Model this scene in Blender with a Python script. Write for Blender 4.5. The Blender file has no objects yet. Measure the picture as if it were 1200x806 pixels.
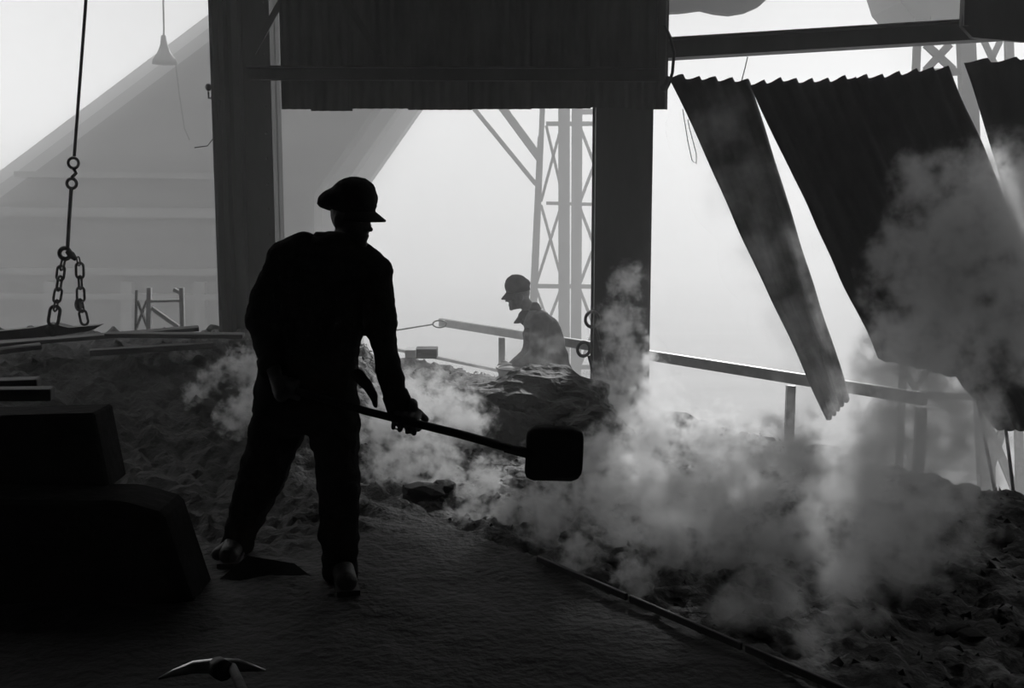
import bpy, bmesh, math, random
from mathutils import Vector, Matrix, noise, Euler

random.seed(7)
scene = bpy.context.scene
COL = scene.collection

# ------------------------------------------------------------------ camera
CAM_H, PITCH, FPX = 1.64, math.radians(7.5), 1300.0
cam = bpy.data.cameras.new('camera')
cam.sensor_width = 36.0
cam.lens = 36.0 * FPX / 1200.0
cam.clip_start, cam.clip_end = 0.05, 400
cam_o = bpy.data.objects.new('camera', cam)
cam_o.location = (0, 0, CAM_H)
cam_o.rotation_euler = (math.radians(90) - PITCH, 0, 0)
COL.objects.link(cam_o)
scene.camera = cam_o

# ------------------------------------------------------------------ sky, sun, exposure
SKY, SUN, HAZE = 0.82, 4.9, 0.045
w = bpy.data.worlds.new('overcast_sky')
scene.world = w
w.use_nodes = True
w.node_tree.nodes['Background'].inputs[0].default_value = (1, 1, 1, 1)
w.node_tree.nodes['Background'].inputs[1].default_value = SKY
sun = bpy.data.lights.new('sun', 'SUN')
sun.energy = SUN
sun.angle = math.radians(2.5)
sun_o = bpy.data.objects.new('sun', sun)
SUN_DIR = Vector((0.2077, 1.076, 0.515)).normalized()      # towards the sun
sun_o.rotation_euler = SUN_DIR.to_track_quat('Z', 'Y').to_euler()
sun_o.location = (2, 12, 9)
COL.objects.link(sun_o)
scene.view_settings.view_transform = 'Standard'
scene.view_settings.look = 'None'
scene.view_settings.exposure = 0.0
scene.view_settings.gamma = 1.0
scene.view_settings.use_curve_mapping = False
scene.cycles.volume_bounces = 4
scene.cycles.max_bounces = 8
scene.cycles.diffuse_bounces = 3
scene.cycles.volume_max_steps = 256

# ------------------------------------------------------------------ helpers
SP, CP = math.sin(PITCH), math.cos(PITCH)
def ray(px, py):
    u, v = (px - 600) / FPX, (403 - py) / FPX
    return Vector((u, CP + v * SP, -SP + v * CP))
def P(px, py, Y):
    """point of the place at distance Y (metres ahead) that the photo shows at px, py"""
    d = ray(px, py)
    return Vector((0, 0, CAM_H)) + d * (Y / d.y)
def G(px, py, z=0.0):
    d = ray(px, py)
    return Vector((0, 0, CAM_H)) + d * ((z - CAM_H) / d.z)
def smooth(a, b, x):
    t = min(1.0, max(0.0, (x - a) / (b - a)))
    return t * t * (3 - 2 * t)

def mat(name, col, rough=0.7, var=0.35, scale=6.0, metal=0.0, bump=0.0, stretch=(1, 1, 1), spec=0.5, bscale=None):
    m = bpy.data.materials.new(name)
    m.use_nodes = True
    nt = m.node_tree
    b = nt.nodes['Principled BSDF']
    tc = nt.nodes.new('ShaderNodeTexCoord')
    mp = nt.nodes.new('ShaderNodeMapping')
    mp.inputs['Scale'].default_value = stretch
    nt.links.new(tc.outputs['Object'], mp.inputs['Vector'])
    n = nt.nodes.new('ShaderNodeTexNoise')
    n.inputs['Scale'].default_value = scale
    n.inputs['Detail'].default_value = 6
    n.inputs['Roughness'].default_value = 0.65
    nt.links.new(mp.outputs['Vector'], n.inputs['Vector'])
    r = nt.nodes.new('ShaderNodeValToRGB')
    lo, hi = col * (1 - var), col * (1 + var)
    r.color_ramp.elements[0].position, r.color_ramp.elements[1].position = 0.3, 0.7
    r.color_ramp.elements[0].color = (lo, lo, lo, 1)
    r.color_ramp.elements[1].color = (hi, hi, hi, 1)
    nt.links.new(n.outputs['Fac'], r.inputs['Fac'])
    nt.links.new(r.outputs['Color'], b.inputs['Base Color'])
    b.inputs['Roughness'].default_value = rough
    b.inputs['Metallic'].default_value = metal
    b.inputs['Specular IOR Level'].default_value = spec
    if bump:
        n2 = nt.nodes.new('ShaderNodeTexNoise')
        n2.inputs['Scale'].default_value = bscale or scale * 4
        n2.inputs['Detail'].default_value = 5
        nt.links.new(mp.outputs['Vector'], n2.inputs['Vector'])
        bp = nt.nodes.new('ShaderNodeBump')
        bp.inputs['Strength'].default_value = bump
        bp.inputs['Distance'].default_value = 0.02
        nt.links.new(n2.outputs['Fac'], bp.inputs['Height'])
        nt.links.new(bp.outputs['Normal'], b.inputs['Normal'])
    return m

M = {
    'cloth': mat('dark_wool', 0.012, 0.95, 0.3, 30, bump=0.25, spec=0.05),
    'cloth2': mat('worn_work_cloth', 0.03, 0.95, 0.3, 25, bump=0.25, spec=0.1),
    'cap': mat('dark_cap_cloth', 0.02, 0.9, 0.3, 40, bump=0.2, spec=0.1),
    'skin': mat('sooty_skin', 0.16, 0.6, 0.25, 30, spec=0.3),
    'eye': mat('eye_white', 0.3, 0.3, 0.1, 20),
    'leather': mat('worn_leather', 0.03, 0.6, 0.4, 30, bump=0.2),
    'steel': mat('sooty_steel', 0.07, 0.6, 0.4, 3.0, bump=0.15, stretch=(1, 1, 0.25)),
    'steel_pale': mat('worn_edge_steel', 0.10, 0.5, 0.4, 3.0, bump=0.15, stretch=(1, 1, 0.25)),
    'corr': mat('rusted_corrugated_iron', 0.11, 0.65, 0.45, 3.0, bump=0.1, stretch=(1, 1, 0.35)),
    'hang': mat('rusted_hanging_sheet', 0.07, 0.7, 0.5, 3.0, bump=0.1, stretch=(1, 1, 0.5)),
    'rail': mat('painted_rail', 0.35, 0.35, 0.3, 5.0, spec=0.6),
    'far': mat('far_steel', 0.05, 0.8, 0.2, 1.0),
    'bunker': mat('bunker_cladding', 0.10, 0.9, 0.3, 0.6, stretch=(0.3, 1, 2.0)),
    'bunker_trim': mat('bunker_ledges', 0.14, 0.9, 0.2, 1.0),
    'yard': mat('pale_yard_ground', 0.30, 0.95, 0.35, 0.25, stretch=(0.4, 1.5, 1)),
    'wood': mat('grey_weathered_wood', 0.09, 0.8, 0.4, 4.0, bump=0.3, stretch=(0.3, 4, 4)),
    'wood_dark': mat('dark_stained_wood', 0.03, 0.7, 0.4, 4.0, bump=0.3),
    'wood_pale': mat('pale_sawn_wood', 0.85, 0.8, 0.15, 4.0, bump=0.2),
    'slag': mat('dark_slag', 0.02, 0.7, 0.6, 5.0, bump=1.0, spec=0.35, bscale=24),
    'stone': mat('sooty_block', 0.01, 0.95, 0.4, 5.0, bump=0.4, spec=0.1),
    'bright_steel': mat('worn_bright_steel', 0.5, 0.3, 0.2, 20, metal=1.0),
    'shed': mat('sooty_shed_boards', 0.006, 0.95, 0.4, 1.5),
    'cable': mat('black_cable', 0.03, 0.6, 0.2, 10),
    'canvas': mat('grey_canvas', 0.10, 0.9, 0.2, 2.0),
}

def pale_streaks(m):
    # paler noise streaks on the slag of the bed, running along it
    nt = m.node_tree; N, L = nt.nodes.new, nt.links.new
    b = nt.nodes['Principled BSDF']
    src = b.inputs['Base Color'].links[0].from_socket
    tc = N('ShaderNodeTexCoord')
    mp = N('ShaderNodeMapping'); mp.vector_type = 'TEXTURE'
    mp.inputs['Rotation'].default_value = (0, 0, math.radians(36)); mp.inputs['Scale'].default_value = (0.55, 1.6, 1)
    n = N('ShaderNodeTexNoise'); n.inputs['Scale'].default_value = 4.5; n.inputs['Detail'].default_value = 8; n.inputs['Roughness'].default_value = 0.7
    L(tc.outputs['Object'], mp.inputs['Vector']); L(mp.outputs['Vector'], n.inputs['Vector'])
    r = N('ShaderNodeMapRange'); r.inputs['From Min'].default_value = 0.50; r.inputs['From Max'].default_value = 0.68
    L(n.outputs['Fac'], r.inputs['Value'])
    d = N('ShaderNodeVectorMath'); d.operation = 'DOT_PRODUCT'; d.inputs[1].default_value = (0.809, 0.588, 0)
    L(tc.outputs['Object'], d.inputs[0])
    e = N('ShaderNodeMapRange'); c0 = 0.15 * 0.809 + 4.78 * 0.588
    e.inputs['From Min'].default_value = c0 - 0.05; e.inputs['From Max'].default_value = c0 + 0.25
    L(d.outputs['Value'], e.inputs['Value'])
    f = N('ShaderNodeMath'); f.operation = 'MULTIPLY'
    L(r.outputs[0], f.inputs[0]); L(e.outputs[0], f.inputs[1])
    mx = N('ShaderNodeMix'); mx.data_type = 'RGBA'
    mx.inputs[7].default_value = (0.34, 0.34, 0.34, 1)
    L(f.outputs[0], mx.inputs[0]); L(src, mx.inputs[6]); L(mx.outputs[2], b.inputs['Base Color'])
M['bed'] = mat('streaked_slag_bed', 0.02, 0.7, 0.6, 5.0, bump=1.0, spec=0.35, bscale=24)
pale_streaks(M['bed'])
ORG = {}
def link(o, parent=None):
    COL.objects.link(o)
    if parent is not None:
        o.parent = parent
    return o
def tag(o, label=None, cat=None, group=None, kind=None):
    if label: o['label'] = label
    if cat: o['category'] = cat
    if group: o['group'] = group
    if kind: o['kind'] = kind
    return o
def thing(name, loc, label, cat, group=None):
    o = bpy.data.objects.new(name, None)
    o.location = loc
    o.empty_display_size = 0.1
    link(o)
    return tag(o, label, cat, group)
def origin_of(o):
    v = Vector((0, 0, 0))
    while o is not None:
        v = v + Vector(o.location)
        o = o.parent
    return v

class MB:
    """collects vertices and faces in place coordinates; build() links them as one mesh object"""
    def __init__(s):
        s.v, s.f = [], []
    def add(s, vs, fs):
        n = len(s.v)
        s.v += [Vector(v) for v in vs]
        s.f += [tuple(i + n for i in f) for f in fs]
        return s
    def box(s, c, d, R=None):
        c = Vector(c); vs = []
        for z in (-1, 1):
            for y in (-1, 1):
                for x in (-1, 1):
                    p = Vector((x * d[0] / 2, y * d[1] / 2, z * d[2] / 2))
                    vs.append(c + (R @ p if R else p))
        return s.add(vs, [(0, 2, 3, 1), (4, 5, 7, 6), (0, 1, 5, 4), (2, 6, 7, 3), (0, 4, 6, 2), (1, 3, 7, 5)])
    def bar(s, p, q, wd, hd, up=(0, 0, 1)):
        p, q = Vector(p), Vector(q)
        z = (q - p); L = z.length; z = z / L
        up = Vector(up)
        if abs(z.dot(up)) > 0.97: up = Vector((0, 1, 0))
        x = up.cross(z).normalized(); y = z.cross(x)
        R = Matrix((x, y, z)).transposed()
        return s.box((p + q) / 2, (wd, hd, L), R)
    def tube(s, pts, r, n=8, closed=False, caps=True):
        pts = [Vector(p) for p in pts]
        m = len(pts)
        rs = r if isinstance(r, (list, tuple)) else [r] * m
        rings, prev = [], None
        for i, p in enumerate(pts):
            a = pts[(i - 1) % m] if (closed or i > 0) else p
            b = pts[(i + 1) % m] if (closed or i < m - 1) else p
            t = (b - a).normalized()
            if prev is None:
                ref = Vector((0, 0, 1)) if abs(t.z) < 0.9 else Vector((0, 1, 0))
                x = ref.cross(t).normalized()
            else:
                x = (prev - t * prev.dot(t)).normalized()
            prev = x
            y = t.cross(x)
            rings.append([p + (x * math.cos(2 * math.pi * k / n) + y * math.sin(2 * math.pi * k / n)) * rs[i] for k in range(n)])
        vs = [v for rg in rings for v in rg]
        fs = []
        for i in range(m if closed else m - 1):
            j = (i + 1) % m
            for k in range(n):
                l = (k + 1) % n
                fs.append((i * n + k, i * n + l, j * n + l, j * n + k))
        if caps and not closed:
            fs.append(tuple(reversed(range(n))))
            fs.append(tuple((m - 1) * n + k for k in range(n)))
        return s.add(vs, fs)
    def ell(s, c, r, R=None, nu=16, nv=10):
        c = Vector(c); vs = []
        for i in range(1, nv):
            th = math.pi * i / nv
            for j in range(nu):
                ph = 2 * math.pi * j / nu
                p = Vector((r[0] * math.sin(th) * math.cos(ph), r[1] * math.sin(th) * math.sin(ph), r[2] * math.cos(th)))
                vs.append(c + (R @ p if R else p))
        top, bot = Vector((0, 0, r[2])), Vector((0, 0, -r[2]))
        vs += [c + (R @ top if R else top), c + (R @ bot if R else bot)]
        a = (nv - 1) * nu
        fs = []
        for j in range(nu):
            k = (j + 1) % nu
            fs.append((a, j, k))
            fs.append((a + 1, (nv - 2) * nu + k, (nv - 2) * nu + j))
            for i in range(nv - 2):
                fs.append((i * nu + j, (i + 1) * nu + j, (i + 1) * nu + k, i * nu + k))
        return s.add(vs, fs)
    def cap(s, p, q, r1, r2):
        """a limb segment: tapered tube with round ends"""
        p, q = Vector(p), Vector(q)
        n = 5
        d = (q - p)
        dn = d.normalized()
        pts, rs = [], []
        for i in range(n):
            a = math.pi / 2 * (1 - i / n)
            pts.append(p - dn * r1 * math.sin(a)); rs.append(max(0.0004, r1 * math.cos(a)))
        for i in range(n + 1):
            a = math.pi / 2 * i / n
            pts.append(q + dn * r2 * math.sin(a)); rs.append(max(0.0004, r2 * math.cos(a)))
        return s.tube(pts, rs, 14)
    def chain(s, pts, rs):
        for i in range(len(pts) - 1):
            s.cap(pts[i], pts[i + 1], rs[i], rs[i + 1])
        return s
    def loft(s, rings):
        """rings: (centre, half width x, half depth y[, yaw]) stacked; elliptical sections in the horizontal plane"""
        n = 20
        vs = []
        for rg in rings:
            c, a, b = Vector(rg[0]), rg[1], rg[2]
            yw = rg[3] if len(rg) > 3 else 0
            for k in range(n):
                th = 2 * math.pi * k / n
                x, y = a * math.cos(th), b * math.sin(th)
                vs.append(c + Vector((x * math.cos(yw) - y * math.sin(yw), x * math.sin(yw) + y * math.cos(yw), 0)))
        fs = [tuple(reversed(range(n)))]
        for i in range(len(rings) - 1):
            for k in range(n):
                l = (k + 1) % n
                fs.append((i * n + k, i * n + l, (i + 1) * n + l, (i + 1) * n + k))
        fs.append(tuple((len(rings) - 1) * n + k for k in range(n)))
        return s.add(vs, fs)
    def prism(s, poly, d):
        """poly: list of points; extruded by vector d"""
        n = len(poly); d = Vector(d)
        vs = [Vector(p) for p in poly] + [Vector(p) + d for p in poly]
        fs = [tuple(range(n)), tuple(reversed(range(n, 2 * n)))]
        for i in range(n):
            j = (i + 1) % n
            fs.append((i, i + n, j + n, j))
        return s.add(vs, fs)
    def mesh(s, name, org=(0, 0, 0)):
        me = bpy.data.meshes.new(name)
        o = Vector(org)
        me.from_pydata([v - o for v in s.v], [], s.f)
        bm = bmesh.new(); bm.from_mesh(me)
        bmesh.ops.recalc_face_normals(bm, faces=bm.faces)
        bm.to_mesh(me); bm.free()
        return me
    def build(s, name, m, parent=None, loc=None, smooth_it=False, remesh=None, smooths=0, wrinkle=None, bevel=0):
        if parent is not None:
            org = origin_of(parent); oloc = Vector((0, 0, 0))
        elif loc is not None:
            org = Vector(loc); oloc = org
        else:
            xs = [v.x for v in s.v]; ys = [v.y for v in s.v]; zs = [v.z for v in s.v]
            org = Vector(((min(xs) + max(xs)) / 2, (min(ys) + max(ys)) / 2, min(zs))); oloc = org
        me = s.mesh(name, org)
        o = bpy.data.objects.new(name, me)
        link(o, parent)
        o.location = oloc
        if remesh:
            md = o.modifiers.new('r', 'REMESH'); md.mode = 'VOXEL'; md.voxel_size = remesh
            if smooths:
                ms = o.modifiers.new('s', 'SMOOTH'); ms.iterations = smooths; ms.factor = 0.5
            dg = bpy.context.evaluated_depsgraph_get()
            nm = bpy.data.meshes.new_from_object(o.evaluated_get(dg))
            o.modifiers.clear(); o.data = nm
            bpy.data.meshes.remove(me)
            nm.name = name
            me = nm
        if wrinkle:
            amp, sc = wrinkle
            off = Vector((3.1, 7.7, 1.3))
            for v in me.vertices:
                q = Vector((v.co.x * sc, v.co.y * sc, v.co.z * sc * 1.6)) + off
                v.co += v.normal * amp * noise.fractal(q, 1.0, 2.0, 3)
        if bevel:
            bm = bmesh.new(); bm.from_mesh(me)
            bmesh.ops.bevel(bm, geom=list(bm.edges), offset=bevel, segments=1, affect='EDGES')
            bm.to_mesh(me); bm.free()
        if smooth_it or remesh:
            for p in me.polygons: p.use_smooth = True
        me.materials.append(M[m] if isinstance(m, str) else m)
        return o

def circle(c, r, ax, ay, n=20, a0=0, a1=2 * math.pi, closed=True):
    c, ax, ay = Vector(c), Vector(ax), Vector(ay)
    k = n if closed else n + 1
    return [c + ax * r * math.cos(a0 + (a1 - a0) * i / n) + ay * r * math.sin(a0 + (a1 - a0) * i / n) for i in range(k)]
X, Yv, Z = Vector((1, 0, 0)), Vector((0, 1, 0)), Vector((0, 0, 1))

# ------------------------------------------------------------------ the setting
# the slag bed runs from near right to far left; s measures across it
TV = Vector((-0.588, 0.809)); NV = Vector((0.809, 0.588)); P0 = Vector((0.15, 4.78))
BED_W = 2.85
def across(x, y): return (x - P0.x) * NV.x + (y - P0.y) * NV.y
def along(x, y): return (x - P0.x) * TV.x + (y - P0.y) * TV.y
def nz(x, y, sc, z=0.0, o=4): return noise.fractal(Vector((x * sc, y * sc, z)), 0.9, 2.1, o)
def height(x, y):
    s, t = across(x, y), along(x, y)
    bank = (0.56 * smooth(6.0, 8.4, y) - 0.5 * smooth(8.9, 10.2, y)) * smooth(-0.55, -1.5, x)
    inbed = smooth(-0.02, 0.06, s) * (1 - smooth(BED_W, BED_W + 0.12, s))
    rough = 0.012 * nz(x, y, 2.6, 1.0) + 0.006 * nz(x, y, 14, 2.0)
    rg = 1 - abs(nz(t * 0.55, s * 1.6, 1.7, 5.0))
    bed = -0.06 + 0.06 * rg + 0.035 * nz(x, y, 3.5, 9.0) + 0.035 * nz(t * 0.7, s * 1.3, 11, 4.0, 4)
    lip = 0.05 * math.exp(-((s - BED_W + 0.15) / 0.16) ** 2) + 0.035 * math.exp(-(s / 0.05) ** 2)
    left = smooth(-0.3, -1.1, x) * smooth(4.6, 5.6, y)
    rough += left * (0.055 * nz(t * 0.6, s * 2.2, 3.0, 3.0) + 0.04 * nz(t * 0.6, s * 1.6, 11, 6.0))
    z = rough + inbed * (bed + lip * 0.7) + bank
    drop = smooth(BED_W, BED_W + 0.12, s) * (1 - smooth(-1.2, -2.0, x))
    z -= 0.75 * drop
    return z

def build_ground():
    x0, x1, y0, y1 = -6.5, 6.0, -0.5, 11.0
    st = 0.032
    nx, ny = int((x1 - x0) / st), int((y1 - y0) / st)
    vs, fs, idx = [], [], {}
    for j in range(ny + 1):
        y = y0 + (y1 - y0) * j / ny
        for i in range(nx + 1):
            x = x0 + (x1 - x0) * i / nx
            if across(x, y) > 4.25: continue
            if abs(x) > 0.62 * y + 1.6: continue
            idx[(i, j)] = len(vs)
            vs.append((x, y, height(x, y)))
    for j in range(ny):
        for i in range(nx):
            q = [idx.get(k) for k in ((i, j), (i + 1, j), (i + 1, j + 1), (i, j + 1))]
            if None not in q: fs.append(tuple(q))
    me = bpy.data.meshes.new('ground')
    me.from_pydata(vs, [], fs)
    for p in me.polygons: p.use_smooth = True
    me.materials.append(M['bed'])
    o = link(bpy.data.objects.new('ground', me))
    tag(o, 'dark rough slag bed and platform the men stand on', None, None, 'structure')
build_ground()
def on(x, y, dz=0.0): return Vector((x, y, height(x, y) + dz))

def struct(mb, name, m, label):
    o = mb.build(name, m, loc=(0, 0, 0)); tag(o, label, None, None, 'structure'); return o
struct(MB().box((0, 190, -5.2), (500, 390, 0.4)), 'yard', 'yard', 'pale open yard below the platform')
struct(MB().box((0, 2.35, 6.3), (15, 12.7, 0.2)), 'ceiling', 'shed', 'dark shed roof over the platform')
struct(MB().box((0, -4.1, 0.6), (15, 0.2, 11.2)), 'wall_back', 'shed', 'dark shed wall behind the viewer')
struct(MB().box((-7.4, 2.35, 0.6), (0.2, 12.7, 11.2)), 'wall_left', 'shed', 'dark shed wall on the left')
struct(MB().box((6.6, 1.9, 0.6), (0.2, 11.8, 11.2)), 'wall_right', 'shed', 'dark shed wall on the right')
struct(MB().box((0, -0.5, -0.6), (14.4, 7.0, 0.9)), 'floor', 'shed', 'dark shed floor under the slag')

# ------------------------------------------------------------------ the corrugated front wall
def corrugated(w_, h_, period, amp, thick=0.004, segs=6, dents=0.0, seed=0):
    """a sheet standing in x-z, waves running down it, origin at its lower left corner"""
    n = max(2, int(round(w_ / period * segs)))
    m = 6
    vs, fs = [], []
    for side in (0, 1):
        for j in range(m + 1):
            z = h_ * j / m
            for i in range(n + 1):
                x = w_ * i / n
                y = amp * math.sin(2 * math.pi * x / period) + side * thick
                if dents: y += dents * noise.noise(Vector((x * 1.5 + seed, z * 1.2, 0)))
                vs.append((x, y, z))
    k = (m + 1) * (n + 1)
    for j in range(m):
        for i in range(n):
            a = j * (n + 1) + i
            fs.append((a, a + 1, a + n + 2, a + n + 1))
            fs.append((k + a, k + a + n + 1, k + a + n + 2, k + a + 1))
    for j in range(m):
        for i in (0, n):
            a = j * (n + 1) + i
            fs.append((a, a + n + 1, k + a + n + 1, k + a))
    for i in range(n):
        for j in (0, m):
            a = j * (n + 1) + i
            fs.append((a, k + a, k + a + 1, a + 1))
    me = bpy.data.meshes.new('corrugated_sheet')
    me.from_pydata(vs, [], fs)
    for p in me.polygons: p.use_smooth = True
    return me

YW = 8.62
wall = thing('wall_front', P(330, 128, YW), 'dark corrugated iron wall hanging across the top of the opening', None)
wall['kind'] = 'structure'
wo = Vector(wall.location)
xl, xr = P(330, 128, YW).x, P(778, 128, YW).x
zb = P(500, 128, YW).z
steps = [330, 364, 408, 478, 548, 618, 688, 733, 778]
offs = [0.0, -0.012, 0.004, -0.004, 0.0, 0.006, 0.014, -0.0]
base_me = corrugated(1.0, 4.0, 0.076, 0.011)
base_me.materials.append(M['corr'])
for i in range(len(steps) - 1):
    a, b = P(steps[i], 128, YW).x, P(steps[i + 1], 128, YW).x
    me = corrugated(b - a + 0.03, 6.2 - zb, 0.076, 0.011)
    me.materials.append(M['corr'])
    o = bpy.data.objects.new('corrugated_sheet', me); link(o, wall)
    o.location = Vector((a, YW + (0.014 if i % 2 else 0), zb + offs[i])) - wo
MB().box(((xl + xr) / 2 + 0.05, YW - 0.05, 4.45), (xr - xl + 0.2, 0.06, 0.1)).build('purlin', 'steel', wall)
# corner board right at the end of the wall
MB().box((xr - 0.03, YW + 0.0, (zb + 6.2) / 2), (0.06, 0.05, 6.2 - zb)).build('corner_strip', 'steel', wall)
# a diagonal brace across the face
MB().bar(P(395, -15, YW - 0.05), P(445, 65, YW - 0.05), 0.05, 0.03, (0, 1, 0)).build('brace', 'steel', wall)

# cross beam in front of wall and column
cb = thing('cross_beam', P(290, 86, YW - 0.12), 'horizontal steel beam across the left column and corrugated wall', 'beam')
a, b = P(291, 86, YW - 0.12), P(772, 88, YW - 0.12)
MB().bar(a, b, 0.03, 0.09).build('web', 'steel', cb)
MB().bar(a + Vector((0, -0.03, 0.045)), b + Vector((0, -0.03, 0.045)), 0.09, 0.012).build('flange', 'steel_pale', cb)
MB().bar(a + Vector((0, -0.03, -0.045)), b + Vector((0, -0.03, -0.045)), 0.09, 0.012).build('flange', 'steel', cb)

# left built-up column
YC = 8.95
col = thing('steel_column', (P(294, 388, YC).x, YC, -0.2), 'riveted built-up steel column standing behind the slag bank on the left', 'column')
cx0, cx1 = P(259, 388, YC).x, P(327, 388, YC).x
ch = 6.5
def vbar(x0, x1, y0, y1, name, m, z0=-0.2, z1=6.2):
    return MB().box(((x0 + x1) / 2, (y0 + y1) / 2, (z0 + z1) / 2), (x1 - x0, y1 - y0, z1 - z0)).build(name, m, col)
vbar(cx0 + 0.02, cx1, YC + 0.12, YC + 0.15, 'web', 'steel')
vbar(cx0, cx0 + 0.025, YC - 0.05, YC + 0.32, 'flange', 'steel')
vbar(cx0 + 0.075, cx0 + 0.10, YC - 0.02, YC + 0.12, 'rib', 'steel')
vbar(cx0 + 0.185, cx0 + 0.235, YC - 0.10, YC + 0.12, 'rib', 'steel_pale')
vbar(cx0 + 0.255, cx1 - 0.02, YC - 0.04, YC - 0.01, 'cover_plate', 'steel')
vbar(cx1 - 0.025, cx1, YC - 0.05, YC + 0.32, 'flange', 'steel')
rv = MB().ell((0, 0, 0), (0.012, 0.006, 0.012), nu=6, nv=4).mesh('rivet'); rv.materials.append(M['steel'])
for k in range(16):
    o = bpy.data.objects.new('rivet', rv); link(o, col)
    o.location = Vector((cx1 - 0.05, YC - 0.043, 0.75 + 0.2 * k)) - Vector(col.location)
# diagonal stay at the top right of the column
MB().bar(P(296, 62, YC - 0.12), P(335, -8, YC - 0.12), 0.05, 0.02, (0, 1, 0)).build('stay', 'steel', col)
# brackets with insulators
for (px, py, tall) in ((258, 115, True), (260, 197, False)):
    c = P(px, py, YC + 0.1)
    br = MB().bar(c + Vector((0.03, 0, 0)), c + Vector((-0.07 if tall else -0.02, 0, 0)), 0.03, 0.03).build('bracket', 'steel', col)
    if tall:
        e = c + Vector((-0.092, 0, 0))
        MB().tube([e + Vector((0.03, 0, 0)), e, e + Vector((0, 0, 0.05))], 0.008).build('pin', 'steel', br)
        MB().ell(e + Vector((0, 0, 0.085)), (0.024, 0.024, 0.03)).build('insulator', 'steel', br, smooth_it=True)

# right pillar
YP = 8.9
px0, px1 = P(697, 300, YP).x, P(763, 300, YP).x
pil = thing('steel_pillar', ((px0 + px1) / 2, YP + 0.2, -0.8), 'broad dark steel pillar rising from the steam beside the seated worker', 'pillar')
pil['label'] = 'broad dark steel pillar rising out of the steam right of centre'
def pbar(x0, x1, y0, y1, name):
    MB().box(((x0 + x1) / 2, (y0 + y1) / 2, 2.7), (x1 - x0, y1 - y0, 7.0)).build(name, 'steel', pil)
pbar(px0, px1, YP, YP + 0.025, 'flange'); pbar(px0, px1, YP + 0.38, YP + 0.405, 'flange')
pbar((px0 + px1) / 2 - 0.012, (px0 + px1) / 2 + 0.012, YP + 0.025, YP + 0.38, 'web')
pbar(px0, px0 + 0.02, YP + 0.025, YP + 0.1, 'lip'); pbar(px1 - 0.02, px1, YP + 0.025, YP + 0.1, 'lip')

# beam to the right, and the dark gusset at its end
rb = thing('eaves_beam', P(778, 60, 8.8), 'thick dark beam running from the pillar to the right edge under the sky', 'beam')
a, b = P(765, 60, 8.8), P(1330, 26, 8.3)
MB().bar(a, b, 0.14, 0.115).build('web', 'steel', rb)
MB().bar(a + Vector((0, -0.05, 0.07)), b + Vector((0, -0.05, 0.07)), 0.2, 0.018).build('flange', 'steel', rb)
MB().bar(a + Vector((0, -0.05, -0.065)), b + Vector((0, -0.05, -0.065)), 0.2, 0.018).build('flange', 'steel', rb)
g0 = [P(1127, 30, 8.2), P(1131, -60, 8.2), P(1320, -60, 8.2), P(1320, 46, 8.2), P(1200, 49, 8.2), P(1140, 44, 8.2)]
gp = MB().prism(g0, (0, 0.05, 0)).build('gusset_plate', 'steel')
tag(gp, 'large dark steel plate on the beam in the top right corner', 'plate')
MB().bar(P(1132, 30, 8.17), P(1135, -60, 8.17), 0.04, 0.03, (0, 1, 0)).build('stiffener', 'steel', gp)

# ------------------------------------------------------------------ hanging corrugated sheets
def hanging(label, tl, tr, br, bl, Yt, Yb, period=0.115, amp=0.016, seed=0, saw=0.03, extra=None):
    cs = [P(*tl, Yt), P(*tr, Yt), P(*br, Yb), P(*bl, Yb)]
    wid = (cs[1] - cs[0]).length
    n = max(8, int(wid / period * 6)); m = 28
    nor = (cs[1] - cs[0]).cross(cs[3] - cs[0]).normalized()
    vs, fs = [], []
    for side in (0, 1):
        for j in range(m + 1):
            v = j / m
            for i in range(n + 1):
                u = i / n
                p = (cs[0] * (1 - u) + cs[1] * u) * (1 - v) + (cs[3] * (1 - u) + cs[2] * u) * v
                ph = u * wid / period
                p = p + nor * (amp * math.sin(2 * math.pi * ph) + side * 0.005)
                p = p + nor * 0.05 * noise.noise(Vector((u * 2 + seed, v * 3, seed)))
                edge = (1 - v) ** 18
                p.z += edge * saw * ((ph % 1.0) - 0.5 + 0.5 * noise.noise(Vector((u * 5, seed, 0))))
                lowe = v ** 18
                p.z += lowe * 0.008 * math.sin(2 * math.pi * ph + 1)
                p.x += 0.012 * noise.noise(Vector((v * 6, seed * 3.0, u)))
                vs.append(p)
    k = (m + 1) * (n + 1)
    for j in range(m):
        for i in range(n):
            a = j * (n + 1) + i
            fs.append((a, a + n + 1, a + n + 2, a + 1)); fs.append((k + a, k + a + 1, k + a + n + 2, k + a + n + 1))
    for j in range(m):
        for i in (0, n):
            a = j * (n + 1) + i
            fs.append((a, a + n + 1, k + a + n + 1, k + a))
    for i in range(n):
        for j in (0, m):
            a = j * (n + 1) + i
            fs.append((a, k + a, k + a + 1, a + 1))
    o = MB().add(vs, fs).build('hanging_sheet', 'hang', smooth_it=True)
    tag(o, label, 'metal sheet', 'torn corrugated sheets hanging under the beam')
    return o
hanging('narrow corrugated sheet hanging askew, leftmost, its foot in front of the railing', (784, 89), (880, 95), (996, 468), (969, 494), 8.1, 7.75, seed=1)
hanging('wide corrugated sheet hanging askew right of the narrow one, corner bared above the railing', (879, 97), (1003, 90), (1150, 448), (1029, 421), 8.05, 7.5, seed=2)
hanging('corrugated sheet hanging askew just left of the bright slit', (1000, 90), (1114, 80), (1290, 500), (1128, 440), 8.1, 7.6, seed=3)
hanging('corrugated sheet cut off by the right edge, right of the bright slit', (1130, 71), (1290, 62), (1420, 480), (1262, 500), 8.15, 7.7, seed=4, period=0.2)
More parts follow.
